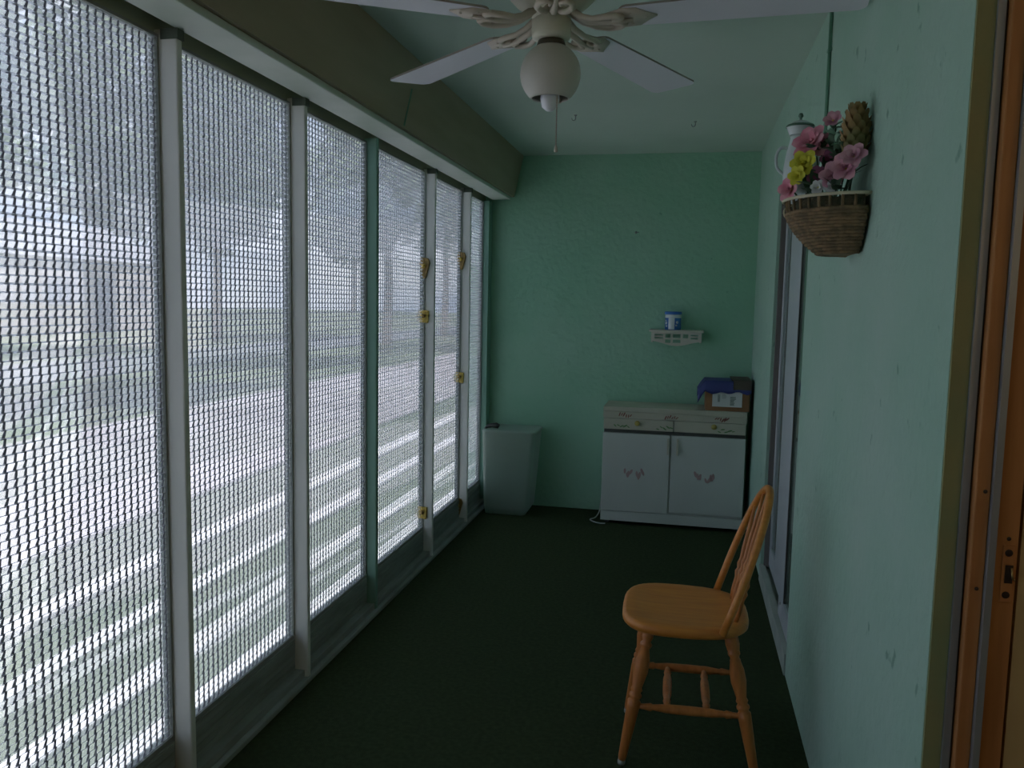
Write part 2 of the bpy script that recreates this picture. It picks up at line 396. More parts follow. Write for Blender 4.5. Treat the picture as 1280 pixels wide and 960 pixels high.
# ------------------------------------------------------------------ jamb of the near doorway (wall end, faces the camera)
yj = 1.456
struct(boxo('trim_20', M['tan'], XR + 0.0005, XR + 0.028, yj - 0.008, yj - 0.0005, 0, ZC), 'tan painted edge of the right wall')
j = struct(boxo('door_2', M['jambwood'], XR + 0.044, XR + 0.066, yj - 0.030, yj - 0.001, 0, 2.12, bevel=0.002), 'wooden door jamb coloured orange for warm lamp light, with aluminium channels')
boxo('jamb_channel', M['alu'], XR + 0.0285, XR + 0.040, yj - 0.014, yj - 0.001, 0, 2.12, j)
boxo('dark_channel', M['aludark'], XR + 0.040, XR + 0.044, yj - 0.008, yj - 0.001, 0, 2.12, j)
boxo('jamb_channel', M['alu'], XR + 0.0665, XR + 0.077, yj - 0.040, yj - 0.001, 0, 2.12, j)
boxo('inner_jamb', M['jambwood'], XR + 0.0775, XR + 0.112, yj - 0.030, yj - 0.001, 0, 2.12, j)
boxo('dark_channel', M['aludark'], XR + 0.112, XR + 0.118, yj - 0.014, yj - 0.001, 0, 2.12, j)
boxo('door_stop', M['doorwood'], XR + 0.118, XR + 0.22, yj - 0.026, yj - 0.001, 0, 2.12, j)
for sx, sz in ((0.066, 1.130), (0.064, 0.968), (0.106, 1.055)):
    bm = bmesh.new(); lathe(bm, [(0, 0.0015), (0.0030, 0.001), (0.0034, 0)], 12, Matrix.Translation((XR + sx - 0.008, yj - 0.030, sz)) @ Matrix.Rotation(PI / 2, 4, 'X'))
    finish(bm, 'screw', M['screw'], j)
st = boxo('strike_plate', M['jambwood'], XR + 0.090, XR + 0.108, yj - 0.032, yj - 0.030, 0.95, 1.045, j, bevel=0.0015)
bm = bmesh.new()
for zz in (0.962, 1.032):
    lathe(bm, [(0, 0.002), (0.005, 0.0015), (0.006, 0)], 14, Matrix.Translation((XR + 0.099, yj - 0.032, zz)) @ Matrix.Rotation(PI / 2, 4, 'X'))
finish(bm, 'screw', M['screw'], st)
boxo('latch_hole', M['screw'], XR + 0.095, XR + 0.1065, yj - 0.0335, yj - 0.0321, 0.982, 1.012, st)
bm = bmesh.new(); tube(bm, [(XR + 0.104, yj - 0.034, 1.008), (XR + 0.103, yj - 0.039, 1.001), (XR + 0.105, yj - 0.040, 0.992), (XR + 0.109, yj - 0.035, 0.988)], 0.0016, 8)
finish(bm, 'latch_hook', M['brass'], st, True)

# conduit on the right wall
bm = bmesh.new(); tube(bm, [(XR - 0.006, 2.90, ZC), (XR - 0.006, 2.90, 1.86)], 0.006, 10)
cd = tag(finish(bm, 'conduit', M['conduit'], None, True), 'thin painted wire conduit running down the right wall behind the basket', 'conduit')
for z in (2.25, 1.98): boxo('clamp', M['conduit'], XR - 0.013, XR, 2.885, 2.915, z, z + 0.012, cd, bevel=0.002)

# small hooks
def hook(loc, nrm, label):
    bm = bmesh.new()
    q = Vector(nrm).to_track_quat('Z', 'Y').to_matrix().to_4x4()
    mt = Matrix.Translation(loc) @ q
    lathe(bm, [(0, 0), (0.008, 0), (0.008, 0.003), (0.003, 0.005), (0, 0.005)], 12, mt)
    pts = [(0, 0, 0.004), (0, 0, 0.018)] + [(0.010 - 0.010 * math.cos(a), 0, 0.018 + 0.010 * math.sin(a)) for a in [PI * k / 8 for k in range(1, 10)]]
    tube(bm, [mt @ Vector(p) for p in pts], 0.002, 8)
    tag(finish(bm, 'hook', M['frame'], None, True), label, 'hook')
hook((-0.357, 5.54, 1.897), (0, -1, 0), 'small dark screw hook on the far green wall')
def on_ceil(x, y): return (x, y, ZC)
CEIL_HOOKS = [((-0.62, 4.39, ZC), 'small ceiling hook left of the fan pull chain'), ((0.0, 4.62, ZC), 'small ceiling hook right of the fan pull chain')]
for l, lb in CEIL_HOOKS: hook(l, (0, 0, -1), lb)

# ------------------------------------------------------------------ ceiling fan
FX, FY = -0.398, 2.30
fan = thing('ceiling_fan', 'white five-blade ceiling fan with a round frosted light globe', 'ceiling fan', (FX, FY, 0))
bm = bmesh.new(); lathe(bm, [(0, ZC), (0.075, ZC), (0.078, ZC - 0.015), (0.05, ZC - 0.04), (0.018, ZC - 0.05), (0.018, 2.33), (0, 2.33)]); finish(bm, 'ceiling_mount', M['fancream'], fan, True)
bm = bmesh.new(); lathe(bm, [(0, 2.35), (0.04, 2.347), (0.105, 2.33), (0.125, 2.305), (0.125, 2.26), (0.10, 2.235), (0.055, 2.21), (0.055, 2.20), (0, 2.20)]); mh = finish(bm, 'motor_housing', M['fancream'], fan, True)
for k in range(16):
    bm = bmesh.new(); box(bm, 0.118, 0.1275, -0.009, 0.009, 2.267, 2.297, Matrix.Rotation(2 * PI * k / 16, 4, 'Z'))
    finish(bm, 'vent_slot', M['fandark'], mh)
bm = bmesh.new(); lathe(bm, [(0, 2.1995), (0.045, 2.1995), (0.055, 2.192), (0.055, 2.155), (0.052, 2.146), (0.030, 2.140), (0, 2.140)]); finish(bm, 'switch_housing', M['fancream'], fan, True)
bm = bmesh.new(); lathe(bm, [(0.0, 2.1395), (0.036, 2.1395), (0.040, 2.128), (0.034, 2.12), (0.0, 2.12)]); finish(bm, 'light_fitter', M['fandark'], fan, True)
GZ, GR = 2.050, 0.084
bm = bmesh.new()
prof = [(GR * math.sin(a), GZ + GR * math.cos(a)) for a in [math.radians(28 + k * (142 - 28) / 24) for k in range(25)]]
inner = [((GR - 0.004) * math.sin(a), GZ + (GR - 0.004) * math.cos(a)) for a in [math.radians(142 - k * (142 - 28) / 24) for k in range(25)]]
lathe(bm, prof + inner, 36); finish(bm, 'globe_shade', M['globe'], fan, True)
bm = bmesh.new(); lathe(bm, [(0, 2.10), (0.014, 2.10), (0.016, 2.04), (0.024, 2.01), (0.027, 1.985), (0.022, 1.962), (0.010, 1.952), (0, 1.950)], 20); finish(bm, 'bulb', M['bulb'], fan, True)
for (cx, cy, z0, z1) in ((0.026, -0.038, 2.11, 1.85), (0.020, 0.045, 2.11, 2.0)):
    bm = bmesh.new(); tube(bm, [(cx * 0.6, cy * 0.6, z0), (cx, cy, z0 - 0.04), (cx, cy, z1)], 0.0016, 6)
    for q in range(int((z0 - 0.04 - z1) / 0.006)): lathe(bm, [(0, -0.0024), (0.0024, 0), (0, 0.0024)], 6, Matrix.Translation((cx, cy, z1 + q * 0.006)))
    pc = finish(bm, 'pull_chain', M['chain'], fan)
    bm = bmesh.new(); lathe(bm, [(0, 0.02), (0.003, 0.018), (0.0055, 0.004), (0.004, 0), (0, 0)], 10, Matrix.Translation((cx, cy, z1 - 0.018))); finish(bm, 'pull_knob', M['fanblush'], pc, True)
def blade_parts(ang):
    R0 = Matrix.Rotation(ang, 4, 'Z')
    tilt = Matrix.Translation((0, 0, 2.190)) @ Matrix.Rotation(math.radians(-5), 4, 'X')
    # outline: narrow root flaring to a wide rounded tip
    r0, r1, w0, w1 = 0.215, 0.81, 0.060, 0.080
    pts = []
    c = 0.028
    for k in range(7):
        a = -PI / 2 + (PI / 2) * k / 6; pts.append((r1 - c + c * math.cos(a), -w1 + c + c * math.sin(a)))
    for k in range(7):
        a = (PI / 2) * k / 6; pts.append((r1 - c + c * math.cos(a), w1 - c + c * math.sin(a)))
    for k in range(9):
        a = PI / 2 + PI * k / 8; pts.append((r0 + 0.03 * math.cos(a), w0 * math.sin(a)))
    bm = bmesh.new(); prism(bm, pts, -0.003, 0.003, R0 @ tilt)
    b = finish(bm, 'blade', M['fanwhite'], fan)
    b.data.materials.append(M['bladeedge'])
    for p in b.data.polygons:
        if p.area < 0.004 and len(p.vertices) == 4: p.material_index = 1
    # blade iron: two scrolled arms, a leaf plate and screws
    bm = bmesh.new()
    for s in (-1, 1):
        tube(bm, [R0 @ Vector(p) for p in ((0.05, s * 0.012, 2.214), (0.085, s * 0.022, 2.190), (0.12, s * 0.034, 2.178), (0.155, s * 0.046, 2.176), (0.185, s * 0.042, 2.177), (0.20, s * 0.026, 2.177), (0.19, s * 0.012, 2.177), (0.17, s * 0.014, 2.176))], [0.009, 0.009, 0.008, 0.0085, 0.009, 0.008, 0.007, 0.005], 8)
    tube(bm, [R0 @ Vector(p) for p in ((0.05, 0, 2.218), (0.10, 0, 2.184), (0.16, 0, 2.176), (0.225, 0, 2.177))], [0.012, 0.010, 0.008, 0.005], 8)
    plate = [(0.15, -0.03), (0.20, -0.054), (0.24, -0.05), (0.265, -0.022), (0.29, 0), (0.265, 0.022), (0.24, 0.05), (0.20, 0.054), (0.15, 0.03), (0.165, 0)]
    prism(bm, plate, -0.0075, -0.0032, R0 @ tilt)
    for px, py in ((0.22, -0.03), (0.22, 0.03), (0.26, 0)):
        lathe(bm, [(0, -0.011), (0.004, -0.010), (0.005, -0.007)], 10, R0 @ tilt @ Matrix.Translation((px, py, 0)))
    finish(bm, 'blade_bracket', M['fanblush'], b, True)
for a in (138.5, 66.5, -5.5, -77.5, -149.5): blade_parts(math.radians(a))

# ------------------------------------------------------------------ chair
ch = thing('dining_chair', 'honey oak bow-back wooden chair facing the mesh screens', 'chair', (0.028, 2.59, 0), math.radians(0.8))
# local coords: front is -x
def seat_outline(grow=0.0):
    pts = []
    # D-like: broad rounded front, slightly narrower back
    for k in range(40):
        a = 2 * PI * k / 40
        ca, sa = math.cos(a), math.sin(a)
        n_ = 3.4
        rx = 0.195 + grow; ry = (0.205 if ca < 0 else 0.205 - 0.03 * ca) + grow
        x = rx * math.copysign(abs(ca) ** (2 / n_), ca); y = ry * math.copysign(abs(sa) ** (2 / n_), sa)
        pts.append((x, y))
    return pts
bm = bmesh.new()
levels = [(0.430, -0.022), (0.434, -0.008), (0.442, 0.0), (0.456, 0.0), (0.463, -0.005), (0.466, -0.014)]
rings = [[bm.verts.new((x, y, z)) for x, y in seat_outline(g)] for z, g in levels]
for a, b in zip(rings, rings[1:]):
    for k in range(40): bm.faces.new((a[k], a[(k + 1) % 40], b[(k + 1) % 40], b[k]))
bm.faces.new(rings[0][::-1])
prev = rings[-1]
for s, dz in ((0.85, -0.002), (0.6, -0.007), (0.3, -0.009)):
    r = [bm.verts.new((v.co.x * s, v.co.y * s, 0.466 + dz)) for v in rings[-1]]
    for k in range(40): bm.faces.new((prev[k], prev[(k + 1) % 40], r[(k + 1) % 40], r[k]))
    prev = r
cv = bm.verts.new((0, 0, 0.457))
for k in range(40): bm.faces.new((prev[k], prev[(k + 1) % 40], cv))
finish(bm, 'seat', M['oak'], ch, True)
LEG = [(0.011, 0), (0.013, 0.03), (0.020, 0.40), (0.0205, 0.44), (0.014, 0.455), (0.0195, 0.475), (0.0195, 0.49), (0.014, 0.505), (0.0185, 0.525), (0.015, 0.545), (0.0235, 0.66), (0.022, 0.74), (0.013, 0.83), (0.0185, 0.85), (0.0185, 0.865), (0.012, 0.88), (0.017, 0.91), (0.015, 1.0)]
legs = []
for sx, sy in ((-1, -1), (-1, 1), (1, -1), (1, 1)):
    foot = Vector((-0.178 if sx < 0 else 0.225, sy * 0.165, 0.0)); top = Vector((-0.105 if sx < 0 else 0.135, sy * 0.125, 0.438))
    bm = bmesh.new(); turned(bm, foot + (top - foot) * 0.03, top, LEG, 18)
    lg = finish(bm, 'leg', M['oakturned'], ch, True); legs.append((foot, top))
    bm = bmesh.new(); turned(bm, foot, foot + (top - foot) * 0.032, [(0.011, 0), (0.0125, 0.5), (0.012, 1)], 14); finish(bm, 'foot_tip', M['rubber'], lg, True)
def on_leg(i, z): f, t = legs[i]; return f + (t - f) * ((z - f.z) / (t.z - f.z))
STR = [(0.007, 0), (0.009, 0.1), (0.0125, 0.16), (0.009, 0.18), (0.0135, 0.30), (0.0145, 0.5), (0.0135, 0.70), (0.009, 0.82), (0.0125, 0.84), (0.009, 0.9), (0.007, 1)]
for a, b in ((0, 2), (1, 3)):
    bm = bmesh.new(); turned(bm, on_leg(a, 0.185), on_leg(b, 0.19), STR); finish(bm, 'stretcher', M['oakturned'], ch, True)
for x in (-0.045, 0.075):
    yy = 0.148
    bm = bmesh.new(); turned(bm, (x, -yy, 0.187), (x, yy, 0.187), STR); finish(bm, 'stretcher', M['oakturned'], ch, True)
# bow
bow = []
zt = 0.870
def lean(z): return 0.108 + (z - 0.455) * 0.33
N = 36
for k in range(N + 1):
    a = PI * k / N
    y = -0.192 * math.cos(a); 
    s = math.sin(a)
    z = 0.455 + (zt - 0.455 - 0.012) * (s ** 0.74)
    bulge = 1 + 0.06 * math.sin(PI * min(1, (z - 0.455) / 0.45))
    bow.append((lean(z), y * bulge, z))
bm = bmesh.new(); tube(bm, bow, 0.0118, 14); finish(bm, 'back_bow', M['oak'], ch, True)
SP = [(0.006, 0), (0.009, 0.12), (0.0075, 0.24), (0.012, 0.30), (0.007, 0.33), (0.011, 0.38), (0.007, 0.43), (0.0085, 0.55), (0.0065, 0.8), (0.005, 1)]
for yb, yt in ((-0.10, -0.125), (-0.05, -0.063), (0.0, 0.0), (0.05, 0.063), (0.10, 0.125)):
    best = min(bow[6:-6], key=lambda p: abs(p[1] - yt))
    bm = bmesh.new(); turned(bm, (0.150, yb, 0.457), best, SP, 12); finish(bm, 'spindle', M['oakturned'], ch, True)

# ------------------------------------------------------------------ cabinet
CX0, CX1, CY0, CY1 = -0.505, 0.388, 5.205, 5.525
cab = thing('cabinet', 'low white two-door cabinet with painted leaf motifs against the green wall', 'cabinet', (0, 0, 0))
bm = bmesh.new(); box(bm, CX0 + 0.006, CX1 - 0.006, CY0 + 0.02, CY1, 0.02, 0.745); box(bm, CX0, CX1, CY0 + 0.004, CY0 + 0.02, 0.022, 0.085)
finish(bm, 'body', M['cabwhite'], cab)
bm = bmesh.new(); box(bm, CX0, CX1, CY0 - 0.004, CY1, 0.735, 0.768); 
finish(bm, 'cabinet_top', M['cabcream'], cab, bevel=0.006)
# upper fascia, two drawers
bm = bmesh.new(); box(bm, CX0, CX1, CY0 + 0.002, CY0 + 0.02, 0.695, 0.735); finish(bm, 'fascia', M['cabcream'], cab)
for x0, x1 in ((CX0 + 0.004, -0.060), (-0.056, CX1 - 0.004)):
    dr = boxo('drawer', M['cabcream'], x0, x1, CY0, CY0 + 0.02, 0.622, 0.692, cab, bevel=0.003)
    kx = x0 + (0.215 if x0 < -0.3 else 0.245)
    bm = bmesh.new(); turned(bm, (kx, CY0, 0.668), (kx, CY0 - 0.024, 0.668), [(0.008, 0), (0.007, 0.4), (0.017, 0.6), (0.017, 0.8), (0.009, 1)], 18); finish(bm, 'knob', M['motif_yellow'], dr, True)
boxo('recess_shade_strip', M['cabdark'], CX0 + 0.008, CX1 - 0.008, CY0 + 0.008, CY0 + 0.02, 0.600, 0.621, cab)  # dark colour stands for the shadow in the recess above the doors
for x0, x1, z0, hx in ((CX0 + 0.002, -0.078, 0.088, -0.088), (-0.068, CX1 - 0.002, 0.100, -0.030)):
    bm = bmesh.new(); box(bm, x0, x1, CY0, CY0 + 0.0195, z0, 0.598)
    dr = finish(bm, 'door', M['cabwhite'], cab, bevel=0.003)
    bm = bmesh.new(); hx2 = hx
    box(bm, hx2 - 0.006, hx2 + 0.006, CY0 - 0.018, CY0 - 0.010, 0.475, 0.580)
    box(bm, hx2 - 0.004, hx2 + 0.004, CY0 - 0.011, CY0, 0.485, 0.497); box(bm, hx2 - 0.004, hx2 + 0.004, CY0 - 0.011, CY0, 0.558, 0.570)
    finish(bm, 'handle', M['cabcream'], dr, bevel=0.002)
    # the painted sprig on the door
    cx = (x0 + x1) / 2 + (0.0 if x0 < -0.3 else -0.01); rnd = random.Random(3 if x0 < -0.3 else 5)
    bm = bmesh.new()
    for q in (0, 1, 2, 3, 7, 8, 9, 10, 11):
        lx = cx - 0.062 + 0.124 * q / 12 + rnd.uniform(-.006, .006); lz = 0.352 - 0.012 * math.sin(q * 1.1) - (q / 12) * 0.02 + rnd.uniform(-.012, .012)
        L = rnd.uniform(0.015, 0.023); an = rnd.uniform(0.9, 2.0)
        poly = [(L * math.cos(t) * (1 if 1 else 0), L * 0.42 * math.sin(t)) for t in [2 * PI * e / 10 for e in range(10)]]
        mt = Matrix.Translation((lx, CY0 - 0.0002, lz)) @ Matrix.Rotation(PI / 2, 4, 'X') @ Matrix.Rotation(an, 4, 'Z')
        prism(bm, poly, -0.0001, 0.0008 + q * 0.00003, mt)
    finish(bm, 'painted_sprig', M['motif_pink'], dr)
def sprig(cx, cz, y, m, nleaf, w, seed, name='painted_sprig', h=0.01):
    rnd = random.Random(seed); bm = bmesh.new()
    for q in range(nleaf):
        lx = cx - w / 2 + w * q / max(1, nleaf - 1); lz = cz + rnd.uniform(-h, h) * 0.5
        L = rnd.uniform(0.010, 0.017); an = rnd.uniform(0.7, 1.4) if m != M['motif_green'] else rnd.uniform(-0.8, 0.5)
        poly = [(L * math.cos(t), L * 0.3 * math.sin(t)) for t in [2 * PI * e / 10 for e in range(10)]]
        mt = Matrix.Translation((lx, y - 0.0002, lz)) @ Matrix.Rotation(PI / 2, 4, 'X') @ Matrix.Rotation(an, 4, 'Z')
        prism(bm, poly, -0.0001, 0.0008 + q * 0.00003, mt)
    finish(bm, name, m, cab)
for q, cx in enumerate((-0.365, -0.075, 0.235)): sprig(cx, 0.714, CY0 + 0.002, M['motif_brown'], 6, 0.070, 20 + q, h=0.012)
for q, cx in enumerate((-0.385, -0.115, 0.265)): sprig(cx, 0.645, CY0, M['motif_green'], 5, 0.085, 30 + q, h=0.02)
for x in (CX0 + 0.04, CX1 - 0.04):
    for y in (CY0 + 0.05, CY1 - 0.04):
        bm = bmesh.new(); lathe(bm, [(0, 0), (0.014, 0), (0.016, 0.02), (0, 0.02)], 12, Matrix.Translation((x, y, 0))); finish(bm, 'foot', M['black'], cab)

# box with label and blue cover, standing on the cabinet
bx = thing('cardboard_box', 'brown cardboard box with a white shipping label on the white cabinet', 'box', (0, 0, 0))
B0, B1, BY0, BY1, BZ0, BZ1 = 0.130, 0.398, 5.215, 5.47, 0.768, 0.945
bm = bmesh.new(); box(bm, B0, B1, BY0, BY1, BZ0, BZ1); finish(bm, 'carton', M['card'], bx, bevel=0.003)
lb = boxo('label', M['paper'], B0 + 0.042, B0 + 0.222, BY0 - 0.0012, BY0 - 0.0002, 0.795, 0.893, bx)
bm = bmesh.new()
rnd = random.Random(4)
for q in range(5): box(bm, B0 + 0.075 + q * 0.003, B0 + 0.0765 + q * 0.003, BY0 - 0.0018, BY0 - 0.0012, 0.825, 0.872)
for q in range(9):
    z = 0.806 + q * 0.0062; box(bm, B0 + 0.150, B0 + 0.150 + rnd.uniform(0.022, 0.036), BY0 - 0.0018, BY0 - 0.0012, z, z + 0.0034)
for q in range(4):
    z = 0.850 + q * 0.008; box(bm, B0 + 0.100, B0 + 0.100 + rnd.uniform(0.02, 0.035), BY0 - 0.0018, BY0 - 0.0012, z, z + 0.002)
box(bm, B0 + 0.158, B0 + 0.176, BY0 - 0.0018, BY0 - 0.0012, 0.884, 0.890)
finish(bm, 'print', M['ink'], lb)
bm = bmesh.new(); box(bm, B0 + 0.155, B1 + 0.004, BY0 - 0.006, BY1 + 0.01, BZ1 + 0.0145, BZ1 + 0.022); box(bm, B0 + 0.165, B1 + 0.006, BY0 - 0.0155, BY0 - 0.0085, 0.905, BZ1 + 0.020)
finish(bm, 'flap', M['cardflap'], bx, bevel=0.002)
# blue cover draped: soft-edged shell with sagging hem
bm = bmesh.new()
nx, ny = 22, 18
def cover_pt(u, v):
    # u,v in -0.25..1.25 parameter; beyond 0..1 hangs down
    w, dpt = B1 - B0 + 0.008, BY1 - BY0 + 0.012
    x = min(max(u, 0), 1); y = min(max(v, 0), 1)
    ex = max(0, -u) + max(0, u - 1); ey = max(0, -v) + max(0, v - 1)
    z = BZ1 + 0.008 - 0.28 * (ex + ey) * (1 + 0.10 * math.sin(u * 17 + v * 5)) + 0.003 * math.sin(u * 7) * math.sin(v * 6)
    ox = (-0.014 if u < 0 else 0.0) * min(1, ex * 5); oy = (-0.005 if v < 0 else 0.002) * min(1, ey * 6)
    px = B0 - 0.004 + w * x + ox * (1.6 if u < 0 else 1); py = BY0 - 0.006 + dpt * y + oy
    if u < 0: px -= 0.10 * ex
    return (px, py, z)
us = [-0.22, -0.15, -0.08, -0.02] + [k / 12 for k in range(13)] + [1.0 + 0.0001, 1.1, 1.2]
vs_ = [-0.25, -0.18, -0.10, -0.03] + [k / 10 for k in range(11)] + [1.03, 1.12, 1.2]
g = [[bm.verts.new(cover_pt(u, v)) for v in vs_] for u in us]
for i in range(len(us) - 1):
    for k in range(len(vs_) - 1): bm.faces.new((g[i][k], g[i + 1][k], g[i + 1][k + 1], g[i][k + 1]))
cov = finish(bm, 'blue_cover', M['blue'], None, True)
md = cov.modifiers.new('solid', 'SOLIDIFY'); md.thickness = 0.003; md.offset = 1
tag(cov, 'dark blue cover draped over the top of the cardboard box', 'cover')

# ------------------------------------------------------------------ wall shelf and can
sh = thing('wall_shelf', 'small cream pierced bracket shelf on the far green wall', 'shelf', (0, 0, 0))
boxo('shelf_board', M['shelf'], -0.243, 0.108, 5.405, 5.54, 1.245, 1.260, sh, bevel=0.004)
# pierced apron: outline scalloped, with real slots, built as strips
bm = bmesh.new()
W0, W1, ZT = -0.228, 0.094, 1.245
def apron_bottom(x):
    t = (x - (W0 + W1) / 2) / ((W1 - W0) / 2)
    return 1.185 - 0.026 * (0.5 + 0.5 * math.cos(PI * t)) * 1.1
cols_ = 46
slots = [(-0.205, -0.150, 1.222, 1.232), (-0.205, -0.150, 1.202, 1.213), (-0.140, -0.100, 1.208, 1.234), (-0.140, -0.100, 1.176, 1.198),
         (-0.086, -0.040, 1.208, 1.234), (-0.086, -0.040, 1.176, 1.198), (-0.026, 0.012, 1.208, 1.234), (0.024, 0.072, 1.222, 1.232), (0.024, 0.072, 1.202, 1.213)]
for c in range(cols_):
    xa = W0 + (W1 - W0) * c / cols_; xb = W0 + (W1 - W0) * (c + 1) / cols_; xm = (xa + xb) / 2
    segs = [(apron_bottom(xm), ZT)]
    for s in slots:
        if s[0] <= xm <= s[1]:
            new = []
            for a, b in segs:
                if s[2] > a and s[3] < b: new += [(a, s[2]), (s[3], b)]
                else: new.append((a, b))
            segs = new
    for a, b in segs: box(bm, xa, xb + 0.0001, 5.414, 5.424, a, b)
finish(bm, 'pierced_apron', M['shelf'], sh)
for x in (W0, W1 - 0.012):
    boxo('side_bracket', M['shelf'], x, x + 0.012, 5.425, 5.54, 1.178, 1.2449, sh, bevel=0.003)
can = thing('can', 'blue and white tin with a blue lid on the wall shelf', 'can', (-0.092, 5.465, 1.260))
bm = bmesh.new(); lathe(bm, [(0, 0), (0.050, 0), (0.052, 0.003), (0.052, 0.098), (0.050, 0.10), (0, 0.10)], 28); cb = finish(bm, 'can_body', M['canblue'], can, True)
bm = bmesh.new(); lathe(bm, [(0.0522, 0.078), (0.0528, 0.079), (0.0528, 0.099), (0.0522, 0.0995)], 28)
lathe(bm, [(0.0522, 0.004), (0.0529, 0.005), (0.0529, 0.085), (0.0522, 0.086)], 8, None, math.radians(-122), math.radians(-78))
for q, (a, zz, r) in enumerate(((-145, 0.045, 0.010), (-150, 0.06, 0.006), (-58, 0.05, 0.009), (-65, 0.03, 0.006), (-140, 0.025, 0.007))):
    an = math.radians(a); lathe(bm, [(0, 0.0012), (r, 0.001), (r, 0)], 12, Matrix.Translation((0.052 * math.cos(an), 0.052 * math.sin(an), zz)) @ Vector((math.cos(an), math.sin(an), 0)).to_track_quat('Z', 'Y').to_matrix().to_4x4())
finish(bm, 'white_band', M['canwhite'], cb, True)
bm = bmesh.new(); lathe(bm, [(0, 0.100), (0.054, 0.100), (0.0555, 0.102), (0.0555, 0.116), (0.053, 0.119), (0.046, 0.119), (0.044, 0.116), (0, 0.116)], 28); finish(bm, 'can_lid', M['canblue'], can, True)

# ------------------------------------------------------------------ frosted plastic bin in the corner
bn = thing('plastic_bin', 'tall translucent frosted plastic bin in the corner by the screens', 'bin', (0, 0, 0))
def tapered(bm, z0, z1, a, b):
    """a/b = (x0,x1,y0,y1) at bottom / top with rounded corners"""
    def ring(q, z):
        x0, x1, y0, y1 = q; r = 0.035; out = []
        for cx, cy, s in ((x1 - r, y1 - r, 0), (x0 + r, y1 - r, 1), (x0 + r, y0 + r, 2), (x1 - r, y0 + r, 3)):
            for k in range(6):
                t = PI / 2 * (s + k / 5); out.append(bm.verts.new((cx + r * math.cos(t), cy + r * math.sin(t), z)))
        return out
    return ring
bm = bmesh.new(); ringf = tapered(bm, 0, 0, None, None)
R = [ringf((-1.292, -1.015, 5.235, 5.44), 0.0), ringf((-1.300, -0.985, 5.225, 5.46), 0.05), ringf((-1.312, -0.950, 5.21, 5.50), 0.555),
     ringf((-1.314, -0.944, 5.205, 5.505), 0.56), ringf((-1.310, -0.948, 5.209, 5.501), 0.572), ringf((-1.302, -0.955, 5.22, 5.49), 0.574)]
for a, b in zip(R, R[1:]):
    for k in range(24): bm.faces.new((a[k], a[(k + 1) % 24], b[(k + 1) % 24], b[k]))
bm.faces.new(R[0][::-1]); bm.faces.new(R[-1])
finish(bm, 'bin_body', M['frost'], bn, True)
bm = bmesh.new()
tube(bm, [(-1.30, 5.26, 0.574), (-1.285, 5.26, 0.588), (-1.255, 5.26, 0.596), (-1.222, 5.26, 0.598), (-1.205, 5.26, 0.590)], [0.008, 0.011, 0.015, 0.019, 0.015], 12)
finish(bm, 'black_handle', M['black'], bn, True)

# white cable at the foot of the cabinet
bm = bmesh.new()
pts = [(-0.516, 5.50, 0.40), (-0.522, 5.48, 0.22), (-0.528, 5.42, 0.05), (-0.545, 5.33, 0.006), (-0.575, 5.26, 0.005), (-0.560, 5.22, 0.005), (-0.530, 5.19, 0.005), (-0.50, 5.175, 0.005), (-0.47, 5.18, 0.005)]
def smooth(pts, n=6):
    out = []; P_ = [Vector(p) for p in pts]
    for i in range(len(P_) - 1):
        p0, p1, p2, p3 = P_[max(i - 1, 0)], P_[i], P_[i + 1], P_[min(i + 2, len(P_) - 1)]
        for k in range(n):
            t = k / n
            out.append(0.5 * ((2 * p1) + (p2 - p0) * t + (2 * p0 - 5 * p1 + 4 * p2 - p3) * t * t + (3 * p1 - p0 - 3 * p2 + p3) * t ** 3))
    out.append(P_[-1]); return out
tube(bm, smooth(pts), 0.004, 8)
tag(finish(bm, 'cable', M['cable'], None, True), 'thin white cable looping on the carpet beside the cabinet', 'cable')

# ------------------------------------------------------------------ wall basket with silk flowers
KX, KY, KZ = XR, 2.30, 1.700
bk = thing('wall_basket', 'half-round brown wicker basket hanging on the right wall', 'basket', (KX, KY, KZ))
RR = 0.172
def arc(r, z, n=24, flat=True):
    return [(-abs(r * 1.04 * math.sin(PI * k / n)) - 0.008, r * math.cos(PI * k / n), z) for k in range(n + 1)]
bm = bmesh.new(); tube(bm, arc(RR, 0.0), 0.0042, 8); tube(bm, [(-0.006, -RR, 0), (-0.006, RR, 0)], 0.004, 8)
finish(bm, 'rim', M['wickerlight'], bk, True)
def rad_at(t): return RR * (1 - 0.50 * t ** 2.0)
bm = bmesh.new()
for q in range(14):      # woven bands, lower half dense
    t = 0.26 + 0.74 * q / 13; z = -0.135 * t; r = rad_at(t)
    pts = []
    for k in range(49):
        a = PI * k / 48; rr = r + 0.003 * math.sin(k * PI / 1.5 + q * PI)
        pts.append((-abs(rr * math.sin(a)) - 0.008, rr * math.cos(a), z))
    tube(bm, pts, 0.0062, 6)
